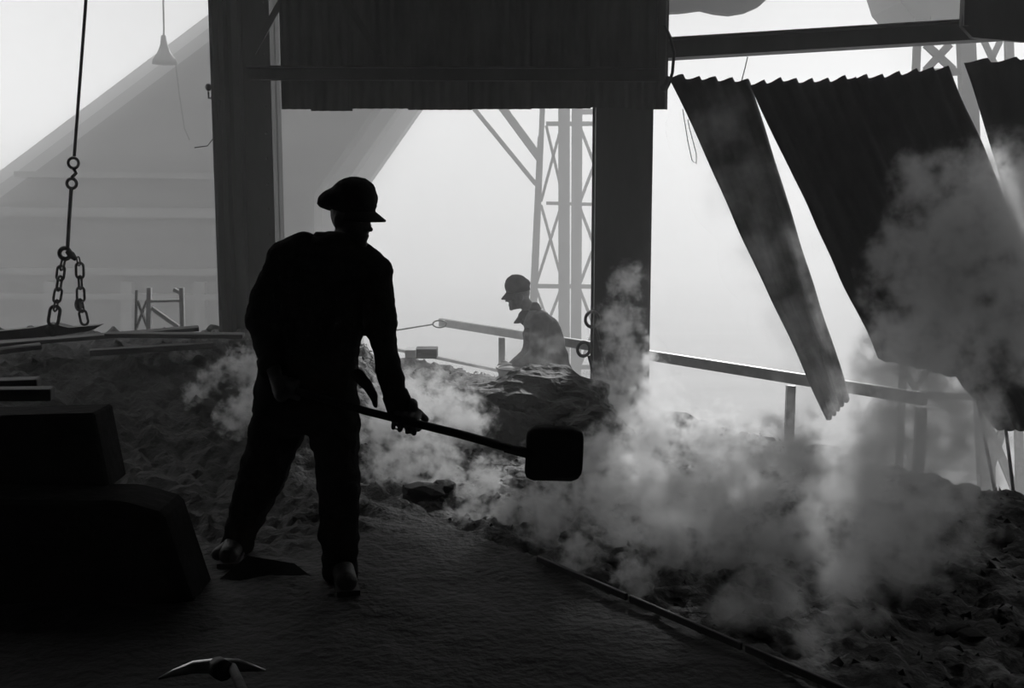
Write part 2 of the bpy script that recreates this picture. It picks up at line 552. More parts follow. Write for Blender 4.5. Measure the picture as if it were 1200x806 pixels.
hanging('low dark corrugated sheet end drooping over two thin rods at the right edge', (1085, 390), (1260, 400), (1280, 505), (1166, 503), 7.4, 7.15, seed=5, saw=0.0)

# thin rods below the sheets
def rod(name, pts, r, m, label, cat, group=None):
    o = MB().tube(pts, r, 8).build(name, m, smooth_it=True); tag(o, label, cat, group); return o
rod('prop_rod', [P(1146, 470, 7.2), P(1157, 530, 7.2), P(1166, 576, 7.2)], 0.012, 'steel', 'thin leaning rod under the drooping sheet, left one of two', 'rod', 'rods under the sheets')
rod('prop_rod', [P(1177, 490, 7.2), P(1184, 545, 7.2), P(1189, 590, 7.2)], 0.012, 'steel', 'thin leaning rod under the drooping sheet, nearest the right edge', 'rod', 'rods under the sheets')

# wire loops and the hook on the sheet's corner
rod('wire_loop', [P(779, 30, 8.05), P(786, 45, 8.0), P(790, 62, 8.0), P(788, 85, 8.0), P(784, 98, 8.0), P(780, 106, 8.0)], 0.011, 'cable', 'dark rope loop tying the narrow sheet to the beam', 'rope')
rod('thin_wire', [P(800, 128, 8.0), P(806, 165, 8.0), P(811, 188, 8.0), P(816, 192, 8.0), P(816, 180, 8.0), P(808, 150, 8.0), P(806, 140, 8.0)], 0.003, 'cable', 'thin wire loop dangling beside the narrow sheet', 'wire')
rod('thin_wire', [P(876, 67, 8.3), P(873, 80, 8.2), P(869, 95, 8.1)], 0.004, 'cable', 'thin wire from the beam to the narrow sheet top', 'wire')
hk = MB().tube([P(783, 90, 7.98), P(781, 97, 7.97), P(777, 104, 7.97)], 0.016, 8).ell(P(778, 103, 7.97), (0.028, 0.028, 0.028)).build('tie_hook', 'steel', smooth_it=True)
tag(hk, 'small dark hook on the top corner of the narrow hanging sheet', 'hook')

# ------------------------------------------------------------------ railing along the far side
RZ = 0.30
def rail_pt(px):      # the point of the top rail seen at column px
    py = 378 + (px - 520) * 0.1585
    d = ray(px, py); t = (RZ - CAM_H) / d.z
    return Vector((0, 0, CAM_H)) + d * t
ra, rbp = rail_pt(516), rail_pt(1085)
rl = thing('railing', (rail_pt(590).x, rail_pt(590).y, -0.75), 'flat steel handrail on posts crossing behind the pillar', 'railing')
MB().bar(ra, rbp, 0.05, 0.085).build('top_rail', 'rail', rl, bevel=0.006)
lo = Vector((0, 0, -0.40))
MB().bar(ra + lo + (ra - rbp).normalized() * 1.0, rail_pt(690) + lo, 0.04, 0.03).build('lower_rail', 'rail', rl)
for px in (588, 735, 927, 1080):
    p = rail_pt(px)
    MB().box((p.x, p.y, (RZ - 0.75) / 2 - 0.03), (0.065, 0.05, RZ + 0.75 - 0.06)).build('post', 'rail', rl)

# ring-ended rods
def ring_rod(ring_c, ring_r, pts, r, label, tilt=0.9):
    t = thing('ring_rod', pts[-1], label, 'rod', 'ring-ended rods')
    ax = Vector((tilt, math.sqrt(max(0, 1 - tilt * tilt)), 0))
    MB().tube(circle(ring_c, ring_r, ax, Z, 24), r * 1.1, 8, True).build('ring', 'steel', t, smooth_it=True)
    MB().tube(pts, r, 8).build('shaft', 'steel', t, smooth_it=True)
ring_rod(P(694, 374, 8.75), 0.062, [P(698, 384, 8.75), P(712, 440, 8.8), P(722, 500, 8.85)], 0.012, 'ring-ended rod leaning on the pillar, upper ring')
ring_rod(P(684, 409, 8.6), 0.055, [P(690, 417, 8.6), P(696, 440, 8.62), P(704, 490, 8.66)], 0.012, 'ring-ended rod leaning on the pillar, lower ring')
rp = P(515, 379.5, 10.9)
t = thing('ring_rod', P(470, 386, 10.9), 'thin rod with a flat ring end lying towards the railing behind the shoveller', 'rod', 'ring-ended rods')
MB().tube([rp + Vector((0.065 * math.cos(a), 0.0, 0.035 * math.sin(a))) for a in [k * math.pi / 10 for k in range(20)]], 0.008, 6, True).build('ring', 'rail', t, smooth_it=True)
MB().tube([P(507, 380, 10.9), P(470, 386, 10.9), P(440, 390, 10.9)], 0.008, 6).build('shaft', 'rail', t, smooth_it=True)

# ------------------------------------------------------------------ far yard: tower, gantry, light-shaping bunker house, awning
def bars(root, lst, Y, m='far'):
    for (nm, x0, y0, x1, y1, wpx) in lst:
        wm = wpx * Y / FPX
        MB().bar(P(x0, y0, Y), P(x1, y1, Y), wm, wm * 0.7, (0, 1, 0)).build(nm, m, root)
YT = 22.0
tw = thing('lattice_tower', P(665, 540, YT), 'hazy lattice steel tower beyond the railing, left of the pillar', 'tower')
bars(tw, [
    ('leg', 661, -60, 661, 620, 13), ('leg', 677, -60, 674, 620, 12), ('leg', 643, -60, 616, 620, 6), ('leg', 632, 160, 610, 620, 4), ('leg', 716, -60, 716, 620, 10),
    ('crossbar', 640, 145, 716, 145, 5), ('crossbar', 640, 238, 716, 240, 4), ('crossbar', 625, 335, 716, 336, 5), ('crossbar', 622, 430, 716, 430, 5), ('crossbar', 677, 131, 716, 131, 6),
    ('brace', 640, 147, 661, 236, 3.2), ('brace', 658, 147, 634, 236, 3.2), ('brace', 634, 240, 660, 334, 3.2), ('brace', 658, 240, 628, 334, 3.2), ('brace', 628, 337, 660, 430, 3.2), ('brace', 658, 337, 622, 430, 3.2),
    ('brace', 679, 147, 714, 238, 3.5), ('brace', 714, 147, 679, 238, 3.5), ('brace', 679, 242, 714, 334, 3.5), ('brace', 714, 242, 679, 334, 3.5), ('brace', 679, 338, 714, 430, 3.5), ('brace', 714, 338, 679, 430, 3.5),
    ('boom', 590, 128, 632, 185, 9), ('boom', 556, 128, 628, 216, 5), ('boom', 500, 5, 590, 128, 9), ('boom', 470, 20, 556, 128, 5)], YT)
YG = 15.0
gn = thing('lattice_gantry', P(1110, 800, YG), 'grey lattice gantry seen above and below the hanging sheets', 'gantry')
bars(gn, [
    ('leg', 1076, 20, 1044, 760, 8), ('leg', 1093, 20, 1090, 60, 5), ('leg', 1131, 30, 1165, 760, 18), ('leg', 1182, 40, 1200, 760, 9),
    ('brace', 1085, 52, 1117, 82, 8), ('brace', 1113, 52, 1085, 82, 8), ('brace', 1153, 48, 1166, 76, 6), ('brace', 1172, 48, 1158, 78, 6),
    ('brace', 1054, 424, 1072, 456, 6), ('brace', 1093, 424, 1072, 456, 6), ('brace', 1185, 470, 1150, 580, 9), ('brace', 1146, 470, 1192, 580, 9),
    ('crossbar', 1050, 460, 1190, 468, 8), ('crossbar', 1040, 600, 1195, 606, 8), ('crossbar', 1082, 85, 1190, 83, 8)], YG)
MB().prism([P(1046, -30, YG), P(1056, 2, YG), P(1074, 24, YG), P(1131, 26, YG), P(1131, -30, YG)], (0, 1.2, 0)).build('cabin', 'far', gn)
aw_pts = [P(px, py, 13.0) for px, py in ((765, -10), (765, 14), (778, 15), (800, 14), (822, 11), (838, 15), (856, 17), (874, 14), (890, 7), (902, -4), (906, -10))]
aw = MB().prism(aw_pts, (0, 0.15, 0)).build('awning', 'canvas'); tag(aw, 'grey scalloped awning edge above the beam against the sky', 'awning')
YB = 20.0
bk = thing('light_shaping_bunker', P(200, 620, YB), 'hazy bunker house behind the hanging chain, its slants added to shape the light shaft', 'building')
def light_edge_poly(Y, d1, d2):
    # slanted top and side added to cut the light shaft and shade edges
    return [P(-420, 660, Y), P(-420, 525 - d1, Y), P(0, 210 - d1, Y), P(280, 0 - d1, Y), P(390, -82 - d1, Y), P(618 + d2, -82 - d1, Y), P(470 + d2, 130, Y), P(402 + d2, 227, Y), P(402 + d2, 660, Y)]
MB().prism(light_edge_poly(YB, -22, -34), (0, 0.8, 0)).build('wall', 'bunker', bk)
MB().prism(light_edge_poly(YB + 5, -6, -6), (0, 0.8, 0)).build('wall', 'bunker', bk)
MB().prism(light_edge_poly(YB + 11, 10, 20), (0, 0.8, 0)).build('wall', 'bunker', bk)  # walls staggered in depth to soften the added light edge
for py, hh in ((204, 0.10), (247, 0.16), (316, 0.12), (345, 0.10)):
    xa = -200 if py > 230 else 20
    MB().bar(P(xa, py, YB - 0.1), P(324, py + 3, YB - 0.1), 0.25, hh).build('ledge', 'bunker_trim', bk)
for px in (60, 150, 235):
    MB().bar(P(px, 330, YB - 0.1), P(px, 640, YB - 0.1), 0.2, 0.2).build('post', 'bunker_trim', bk)
# unseen inclined gallery, added out of view to shade platform and shoveller
cg = thing('shade_gallery', (-2.9, YB + 1.6, 5.2), 'unseen inclined gallery added above the yard to shade the platform', 'gallery')
def gz(x): return 7.58 + 0.45 * (x - 2.39)
MB().prism([Vector((x, YB + 1.2, z)) for x, z in ((-2.9, gz(-2.9)), (12.0, gz(12.0)), (12.0, gz(12.0) + 3.6), (-2.9, gz(-2.9) + 3.6))], (0, 0.9, 0)).build('casing', 'far', cg)
for x in (11.0,):
    for y in (YB + 1.4, YB + 1.9):
        MB().bar((x, y, -5.0), (x, y, gz(x)), 0.22, 0.22).build('leg', 'far', cg)
# ------------------------------------------------------------------ hanging lamp and its cables
YL = 18.0
lp = thing('hanging_lamp', P(193, 76, YL), 'conical metal lamp hanging in the light shaft', 'lamp')
r_ = 14 * YL / FPX
lc = P(193, 75, YL)
prof = [(r_, 0), (r_ * 0.92, 0.07), (r_ * 0.55, 0.17), (r_ * 0.3, 0.29), (r_ * 0.2, 0.44)]
MB().tube([lc + Vector((0, 0, z)) for _, z in prof], [q for q, _ in prof], 18).build('shade', 'steel', lp, smooth_it=True)
MB().tube([lc + Vector((0, 0, 0.42)), P(192, 35, YL), P(190, -60, YL)], 0.014).build('stem', 'cable', lp)
rod('lamp_cable', [P(206, 76, YL), P(210, 110, YL), P(216, 150, YL), P(222, 164, YL)], 0.010, 'cable', 'thin cable falling from the lamp shade', 'cable')
rod('column_cable', [P(256, 116, 8.95), P(254, 140, 8.95), P(250, 162, 8.95), P(243, 171, 8.95), P(228, 173, 8.95)], 0.004, 'cable', 'thin cable looping from the column bracket', 'cable')

# ------------------------------------------------------------------ crane sling
YS = 7.4
px_m = FPX / YS
sl = thing('crane_sling', P(80, 385, YS), 'crane wire with rings and two chain legs hanging at the left', 'sling')
MB().tube([P(103, -40, YS), P(100, 10, YS), P(87, 183, YS)], 0.011).build('wire', 'steel', sl, smooth_it=True)
MB().tube(circle(P(86, 191, YS), 0.034, X, Z, 18), 0.010, 8, True).build('ring', 'steel', sl, smooth_it=True)
MB().tube([P(86, 197, YS), P(89, 203, YS), P(84, 208, YS)], 0.012, 8).build('shackle', 'steel', sl, smooth_it=True)
MB().tube(circle(P(84, 215, YS), 0.032, X, Z, 18), 0.011, 8, True).build('ring', 'steel', sl, smooth_it=True)
MB().tube([P(83.5, 221, YS), P(81, 258, YS), P(79, 293, YS)], 0.013).build('rod', 'steel', sl, smooth_it=True)
MB().tube(circle(P(76, 297, YS), 0.036, X, Z, 18), 0.015, 8, True).build('ring', 'steel', sl, smooth_it=True)
MB().tube([P(79, 294, YS), P(84, 299, YS), P(89, 304, YS)], [0.02, 0.026, 0.014], 8).build('shackle', 'steel', sl, smooth_it=True)
def link_mesh(L, W, r):
    pts = circle((0, 0, L / 2 - W / 2), W / 2, X, Z, 8, 0, math.pi, False) + circle((0, 0, -L / 2 + W / 2), W / 2, X, Z, 8, math.pi, 2 * math.pi, False)
    me = MB().tube(pts, r, 7, True).mesh('link'); me.materials.append(M['steel'])
    for p in me.polygons: p.use_smooth = True
    return me
LM = link_mesh(0.098, 0.046, 0.0085)
def chain_of(pts):
    for i, (px, py, turn, sc) in enumerate(pts):
        a = Vector(P(px, py, YS))
        nb = pts[i + 1] if i + 1 < len(pts) else pts[i - 1]
        b = P(nb[0], nb[1], YS)
        d = (b - a).normalized()
        o = bpy.data.objects.new('link', LM); link(o, sl)
        q = Vector((0, 0, 1)).rotation_difference(d if d.z > 0 else -d)
        o.rotation_mode = 'QUATERNION'
        o.rotation_quaternion = q @ Euler((0, 0, turn)).to_quaternion()
        o.scale = (sc, sc, sc)
        o.location = a - Vector(sl.location)
chain_of([(73.5, 309, 1.45, 0.9), (71, 320, 0.2, 1.0), (69.5, 332, 1.4, 1.0), (67.5, 346, 0.6, 1.0), (65.5, 358, 1.4, 0.8), (63.5, 370, 0.3, 1.35)])
chain_of([(92, 306, 1.3, 0.6), (93.5, 317, 0.1, 1.05), (94, 331, 1.5, 0.9), (94.5, 345, 0.3, 1.0), (95, 358, 1.35, 0.9), (98, 372, 0.5, 1.0)])
MB().ell(P(92, 357, YS), (0.026, 0.026, 0.045)).build('chain_hook', 'steel', sl, smooth_it=True)
# lever bar the chains hold
lv = thing('lifting_bar', P(60, 392, YS), 'long tapering steel bar hung from the two chain legs', 'bar')
MB().prism([P(-60, 402, YS), P(-60, 394, YS), P(40, 384, YS), P(60, 379, YS), P(80, 384, YS), P(116, 381, YS), P(104, 388, YS), P(70, 393, YS), P(50, 395, YS)], (0, 0.10, 0)).build('blade', 'steel', lv)
MB().ell(P(62, 386, YS + 0.05), (0.05, 0.07, 0.05)).build('lug', 'steel', lv, smooth_it=True)

# ------------------------------------------------------------------ planks and beams on the bank
def plank(name, a, b, wd, th, m, label, cat='plank', group=None):
    o = MB().bar(a, b, wd, th).build(name, m, bevel=0.004); tag(o, label, cat, group); return o
plank('plank', P(-60, 408, 7.7), P(233, 384.5, 8.2), 0.16, 0.028, 'wood_dark', 'long dark plank lying uppermost across the left bank', group='planks on the bank')
plank('plank', P(125, 392, 7.9), P(286, 393, 8.0), 0.14, 0.03, 'wood', 'plank on the bank with its end under the steel column', group='planks on the bank')
plank('plank', P(105, 413, 7.6), P(250, 404, 7.9), 0.10, 0.04, 'wood', 'pale-edged plank lying lower on the bank', group='planks on the bank')
plank('plank', P(-40, 416, 7.3), P(48, 405, 7.5), 0.16, 0.03, 'wood', 'short pale plank under the lifting bar at the left edge', group='planks on the bank')
plank('timber', P(-60, 462, 5.4), P(62, 461, 5.5), 0.10, 0.06, 'wood_dark', 'dark timber end pointing in from the left edge', 'timber')
plank('timber', P(-60, 452, 5.7), P(46, 448, 5.8), 0.12, 0.05, 'wood_dark', 'dark timber behind another at the left edge', 'timber')

# dark block and ledge, left foreground
b0 = 4.6
bl = MB().prism([P(-120, 585, b0), P(-120, 490, b0), P(0, 487, b0), P(110, 484, b0), P(128, 572, b0)], (0, 0.22, 0)).build('stone_block', 'stone', bevel=0.01)
tag(bl, 'dark square-edged block with a slanting end at the left edge', 'block')
lg = MB().prism([P(-120, 725, 4.35), P(-120, 585, 4.35), P(140, 588, 4.35), P(190, 602, 4.35), P(232, 725, 4.35)], (0, 0.3, 0)).build('stone_ledge', 'stone', bevel=0.02)
tag(lg, 'low dark ledge under the square-edged block', 'ledge')

# trestle
tr = thing('trestle', P(190, 388, 9.6), 'pale wooden trestle standing behind the slag bank', 'trestle')
YTR = 9.6
for (nm, x0, y0, x1, y1, wpx) in (('leg', 175, 337, 174, 430, 5), ('leg', 213, 337, 215, 430, 5), ('crossbar', 172, 353, 215, 352, 3), ('brace', 178, 361, 209, 383, 4.5), ('brace', 204, 339, 213, 344, 4)):
    MB().bar(P(x0, y0, YTR), P(x1, y1, YTR), wpx * YTR / FPX, 0.04, (0, 1, 0)).build(nm, 'wood_pale', tr)
for (nm, x0, y0, x1, y1, wpx) in (('leg', 160, 340, 159, 392, 2.2), ('brace', 161, 352, 172, 382, 2.2), ('brace', 172, 352, 160, 384, 2.2)):
    MB().bar(P(x0, y0, YTR + 0.35), P(x1, y1, YTR + 0.35), wpx * YTR / FPX, 0.03, (0, 1, 0)).build(nm, 'bunker_trim', tr)
# box behind the shoveller
bx = thing('wooden_box', P(498, 419, 10.3), 'small grey box on the bed edge right of the shoveller', 'box')
MB().box(P(500, 413, 10.3), (0.20, 0.2, 0.09)).build('body', 'wood', bx, bevel=0.004)
MB().box(P(482, 413, 10.25), (0.10, 0.2, 0.075)).build('tray', 'wood_pale', bx, bevel=0.004)

# ------------------------------------------------------------------ slag lumps and the mound
def rock(c, r, seed, name, label, cat, group=None, sub=3, m='slag', flat=0.7, rot=0.0):
    bm = bmesh.new()
    bmesh.ops.create_icosphere(bm, subdivisions=sub, radius=1.0)
    for v in bm.verts:
        d = v.co.normalized()
        k = 1 + 0.30 * noise.noise(d * 1.3 + Vector((seed, 0, 0))) + 0.16 * noise.noise(d * 3.1 + Vector((0, seed, 0))) + 0.07 * noise.noise(d * 8 + Vector((0, 0, seed)))
        v.co = Vector((d.x * r[0], d.y * r[1], d.z * r[2])) * k
    bmesh.ops.rotate(bm, verts=bm.verts, matrix=Matrix.Rotation(rot, 3, 'Z'))
    me = bpy.data.meshes.new(name); bm.to_mesh(me); bm.free()
    me.materials.append(M[m])
    o = link(bpy.data.objects.new(name, me)); o.location = c
    tag(o, label, cat, group)
    return o
rock((0.16, 7.95, 0.03), (0.66, 0.55, 0.36), 3.3, 'slag_mound', 'big dark slag mound in front of the bending worker', 'slag', sub=5)
rock((-0.12, 7.55, 0.0), (0.28, 0.22, 0.22), 9.1, 'slag_lump', 'dark slag lump at the left foot of the big mound', 'slag', 'large slag lumps', 4)
rock((0.55, 7.5, -0.02), (0.30, 0.25, 0.22), 5.4, 'slag_lump', 'dark slag lump at the right foot of the big mound', 'slag', 'large slag lumps', 4)
rock(P(789, 490, 8.45), (0.15, 0.1, 0.055), 2.2, 'slag_lump', 'squarish slag lump on the bed edge right of the pillar', 'slag', 'large slag lumps', 3)
rock(P(688, 461, 8.6), (0.06, 0.07, 0.05), 12.2, 'slag_lump', 'small square slag lump at the pillar foot, left side', 'slag', 'large slag lumps', 3)
rock(P(890, 522, 7.65), (0.16, 0.12, 0.06), 4.8, 'slag_lump', 'jagged slag lump on the bed edge left of the railing post', 'slag', 'large slag lumps', 3)
proto = None
protos = []
for k in range(6):
    bm = bmesh.new(); bmesh.ops.create_icosphere(bm, subdivisions=2, radius=1.0)
    for v in bm.verts:
        d = v.co.normalized()
        v.co = d * (1 + 0.45 * noise.noise(d * 1.7 + Vector((k * 3.7, 0, 0))) + 0.2 * noise.noise(d * 4 + Vector((0, k * 2.3, 0))))
    me = bpy.data.meshes.new('slag_chunk'); bm.to_mesh(me); bm.free(); me.materials.append(M['slag']); protos.append(me)
rng = random.Random(21)
n_ch = 0
while n_ch < 150:
    s = rng.uniform(0.08, BED_W - 0.1); t_ = rng.uniform(-2.6, 5.6)
    x, y = P0.x + NV.x * s + TV.x * t_, P0.y + NV.y * s + TV.y * t_
    if abs(x) > 0.47 * y or y < 3.4 or y > 9.5: continue
    r = rng.uniform(0.025, 0.075)
    o = link(bpy.data.objects.new('slag_chunk', protos[n_ch % 6]))
    o.location = on(x, y, r * 0.15)
    o.scale = (r * rng.uniform(1, 1.7), r * rng.uniform(1, 1.5), r * rng.uniform(0.5, 0.8))
    o.rotation_euler = (0, 0, rng.uniform(0, 6.28))
    tag(o, 'dark slag chunk half sunk in the steaming bed', 'slag', 'slag chunks in the bed')
    n_ch += 1
# small crumbs: too many to count
cr = MB()
for _ in range(2600):
    s = rng.uniform(0.03, BED_W); t_ = rng.uniform(-2.6, 6.5)
    x, y = P0.x + NV.x * s + TV.x * t_, P0.y + NV.y * s + TV.y * t_
    if abs(x) > 0.5 * y or y < 3.2 or y > 10.5 or (x < -1.4 and y > 8.4): continue
    r = rng.uniform(0.006, 0.022)
    c = on(x, y, r * 0.3)
    q = [c + Vector((rng.uniform(-1, 1) * r * 1.5, rng.uniform(-1, 1) * r * 1.5, rng.uniform(-.4, .3) * r)) for _ in range(3)] + [c + Vector((rng.uniform(-.4, .4) * r, rng.uniform(-.4, .4) * r, r * rng.uniform(0.6, 1.3)))]
    cr.add(q, [(0, 1, 2), (0, 1, 3), (1, 2, 3), (2, 0, 3)])
o = cr.build('slag_rubble', 'slag', loc=(0, 0, 0)); tag(o, 'fine slag crumbs strewn over the bed', None, None, 'stuff')
# steel kerb along the near edge of the bed
kb = thing('kerb_rail', (P0.x, P0.y, 0), 'steel kerb along the near edge of the slag bed', 'kerb')
for k in range(4):
    t0, t1 = -2.4 + 0.62 * k, -2.4 + 0.62 * k + 0.6
    a = Vector((P0.x + TV.x * t0, P0.y + TV.y * t0, 0.03)); b = Vector((P0.x + TV.x * t1, P0.y + TV.y * t1, 0.03))
    MB().bar(a, b, 0.015, 0.03).build('kerb_bar', 'steel', kb, bevel=0.003)

# pickaxe and steel plate in the foreground
YK = 3.05
pk = thing('pickaxe', G(255, 790, 0.25), 'pickaxe with a bright worn curved head lying in the foreground', 'pickaxe')
hp = [P(x, y, YK) for x, y in ((186, 795), (205, 788), (228, 781.5), (255, 780), (278, 779.5), (296, 782.5), (311, 785.5))]
MB().tube(hp, [0.003, 0.012, 0.02, 0.024, 0.02, 0.011, 0.003], 8).build('head', 'bright_steel', pk, smooth_it=True)
MB().tube([P(255, 781, YK), P(262, 786, YK - 0.05)], 0.03, 10).build('eye_socket', 'steel', pk, smooth_it=True)
MB().tube([P(272, 782, YK - 0.02), P(281, 800, YK - 0.2), P(300, 850, YK - 0.45)], 0.014, 8).build('handle', 'wood', pk, smooth_it=True)
pl = MB().prism([P(222, 708, 4.5), P(290, 651, 4.75), P(345, 660, 4.75), P(405, 706, 4.5)], (0, 0.02, -0.02)).build('steel_plate', 'stone')
tag(pl, 'dark flat plate propped on the floor between the shoveller\'s feet', 'plate')

# ------------------------------------------------------------------ people
def head_into(mb, c, R, k=1.0):
    """head facing local +x"""
    def e(p, r): mb.ell(Vector(c) + R @ (Vector(p) * k), [q * k for q in r], R)
    e((0, 0, 0.02), (0.098, 0.077, 0.105)); e((0.02, 0, -0.045), (0.075, 0.064, 0.075))
    e((0.052, 0, -0.085), (0.038, 0.042, 0.034)); e((0.082, 0, -0.105), (0.018, 0.024, 0.018))
    e((0.085, 0, 0.022), (0.016, 0.05, 0.014))                       # brow
    e((0.05, 0.042, -0.03), (0.03, 0.02, 0.022)); e((0.05, -0.042, -0.03), (0.03, 0.02, 0.022))   # cheeks
    e((0.098, 0, -0.012), (0.012, 0.011, 0.024)); e((0.108, 0, -0.034), (0.016, 0.015, 0.012))    # nose
    e((0.090, 0, -0.066), (0.012, 0.024, 0.006)); e((0.088, 0, -0.080), (0.012, 0.021, 0.006))    # lips
    for s in (-1, 1):
        e((-0.008, 0.077 * s, -0.02), (0.02, 0.010, 0.032))
def eyes(root, c, R, k=1.0):
    for s in (-1, 1):
        MB().ell(Vector(c) + R @ (Vector((0.081, 0.030 * s, 0.002)) * k), (0.012 * k,) * 3, None, 10, 8).build('eye', 'eye', root, smooth_it=True)
def rot_from(xd, up=Z):
    x = Vector(xd).normalized(); y = Vector(up).cross(x).normalized(); z = x.cross(y)
    return Matrix((x, y, z)).transposed()

def cap_build(root, c, R, k, peak_drop=0.0, crown=(0.092, 0.10, 0.082), slump=-0.03):
    c = Vector(c)
    mb = MB()
    mb.ell(c + R @ (Vector((0.008, 0, 0.08)) * k), [q * k for q in crown], R, 24, 12)
    mb.ell(c + R @ (Vector((slump - 0.012, 0, 0.072)) * k), (0.118 * k, 0.108 * k, 0.05 * k) if slump < -0.02 else (0.10 * k, 0.10 * k, 0.06 * k), R @ Matrix.Rotation(-0.42 if slump < -0.02 else 0.1, 3, 'Y'), 24, 12)
    mb.ell(c + R @ (Vector((0.02, 0, 0.06)) * k), (0.088 * k, 0.086 * k, 0.055 * k), R, 24, 12)
    cp = mb.build('cap', 'cap', root, remesh=0.008, smooths=4, wrinkle=(0.006, 14))
    bd = MB().loft([])if False else MB()
    n = 24
    vs = []
    for z in (0.025, 0.058):
        for i in range(n):
            a = 2 * math.pi * i / n
            vs.append(c + R @ (Vector((0.102 * math.cos(a), 0.083 * math.sin(a), z)) * k))
    fs = [(i, (i + 1) % n, n + (i + 1) % n, n + i) for i in range(n)]
    bd.add(vs, fs + [tuple(range(n))]); bd.build('cap_band', 'cap', cp, smooth_it=True)
    vs = []
    m = 10
    for lay in (0, 1):
        for i in range(m + 1):
            a = math.radians(-68 + 136 * i / m)
            for j in range(4):
                q = j / 3
                rr = 0.094 + 0.058 * q * math.cos(a * 0.9) ** 0.6
                vs.append(c + R @ (Vector((rr * math.cos(a), rr * 0.86 * math.sin(a), 0.042 - (0.032 + peak_drop) * q - 0.010 * (math.sin(a) ** 2) - lay * 0.006)) * k))
    fs = []
    L = (m + 1) * 4
    for i in range(m):
        for j in range(3):
            a = i * 4 + j
            fs += [(a, a + 1, a + 5, a + 4), (L + a, L + a + 4, L + a + 5, L + a + 1)]
        fs.append((i * 4 + 3, L + i * 4 + 3, L + i * 4 + 7, i * 4 + 7))
        fs.append((i * 4, i * 4 + 4, L + i * 4 + 4, L + i * 4))
    fs += [(0, L, L + 1, 1), (1, L + 1, L + 2, 2), (2, L + 2, L + 3, 3)]
    b_ = m * 4
    fs += [(b_, b_ + 1, L + b_ + 1, L + b_), (b_ + 1, b_ + 2, L + b_ + 2, L + b_ + 1), (b_ + 2, b_ + 3, L + b_ + 3, L + b_ + 2)]
    MB().add(vs, fs).build('cap_peak', 'cap', cp, smooth_it=True)

def grip(mb, c, axis, palm_dir, k=1.0, flip=1):
    """a hand closed round a bar: c on the bar's centre line, axis along it, palm_dir from the bar to the back of the hand"""
    a = Vector(axis).normalized(); p = Vector(palm_dir); p = (p - a * p.dot(a)).normalized(); q = a.cross(p) * flip
    c = Vector(c)
    def at(al, ang, r): return c + a * al * k + (p * math.cos(ang) + q * math.sin(ang)) * r * k
    # palm lies on the p side
    for al in (-0.032, -0.011, 0.011, 0.032):
        mb.cap(at(al, -0.9, 0.040), at(al, 0.35, 0.036), 0.014 * k, 0.013 * k)
    for al, ln, rr in ((-0.036, 0.88, 0.0082), (-0.0125, 1.0, 0.009), (0.0125, 1.0, 0.009), (0.036, 0.93, 0.0088)):
        prev = at(al, 0.35, 0.036)
        for i, ang in enumerate((1.25, 2.2, 3.0)):
            cur = at(al, 0.35 + (ang - 0.35) * ln, 0.031 - 0.001 * i)
            mb.cap(prev, cur, rr * k * (1.12 - 0.08 * i), rr * k * (1.05 - 0.09 * i)); prev = cur
    # thumb leaves the side of the palm near its base and closes the other way
    t0, t1, t2, t3 = at(0.03, -0.95, 0.042), at(0.058, -1.5, 0.036), at(0.052, -2.2, 0.031), at(0.042, -2.8, 0.030)
    mb.chain([t0, t1, t2, t3], [0.0145 * k, 0.0115 * k, 0.010 * k, 0.0085 * k])
    return at(0.0, -0.8, 0.06)

# ---- the shoveller
YM = 4.72
def m_(px, py, dy=0.0): return P(px, py, YM + dy)
man = thing('person', (m_(340, 680).x, YM, 0.0), 'standing worker in dark jacket and flat cap holding a long shovel', 'person')
hR = rot_from((0.84, -0.52, -0.16))
hc = m_(411, 254, 0.0)
neck0, neck1 = m_(407, 272, 0.01), m_(396, 300, 0.02)
shL, shR = m_(338, 296, 0.0), m_(440, 312, 0.02)         # shoulder joints (left and right in the picture)
elL, elR = m_(307, 373, 0.02), m_(449, 400, -0.02)
haL, haR = m_(336, 452, -0.22), m_(476, 495, -0.22)       # where the hands close on the handle
wrL, wrR = m_(322, 438, -0.19), m_(470, 477, -0.20)
hipL, hipR = m_(338, 468, 0.02), m_(388, 468, 0.0)
knL, knR = m_(308, 560, 0.10), m_(397, 575, -0.08)
anL, anR = m_(276, 640, 0.30), m_(398, 668, -0.06)
ax = (m_(617, 530, -0.30) - m_(336, 455, -0.22)).normalized()
body = MB()
head_into(body, hc, hR)
body.cap(neck0, neck1, 0.055, 0.06)
body.loft([(m_(360, 470), 0.14, 0.09), (m_(366, 400), 0.13, 0.085), (m_(378, 340), 0.15, 0.09), (m_(388, 302), 0.14, 0.08), (m_(394, 292), 0.06, 0.05)])
body.chain([shL, elL, wrL], [0.052, 0.042, 0.030]); body.chain([shR, elR, wrR], [0.052, 0.042, 0.030])
body.chain([hipL, knL, anL], [0.08, 0.056, 0.038]); body.chain([hipR, knR, anR], [0.08, 0.056, 0.038])
gp1 = grip(body, haR, ax, (-0.05, -0.5, 0.85), 1.25, 1)
gp2 = grip(body, haL, ax, (-0.25, -0.9, 0.35), 1.05, -1)
body.cap(wrR, gp1, 0.03, 0.03); body.cap(wrL, gp2, 0.03, 0.03)
for an, d in ((anL, Vector((-0.05, -0.2, 0))), (anR, Vector((0.05, -0.2, 0)))):
    body.cap(an, Vector((an.x, an.y, 0.05)), 0.04, 0.045); body.cap(Vector((an.x, an.y, 0.045)), Vector((an.x, an.y, 0.04)) + d * 0.8, 0.04, 0.03)
body.build('body', 'skin', man, remesh=0.006, smooths=3)
eyes(man, hc, hR)
jk = MB()
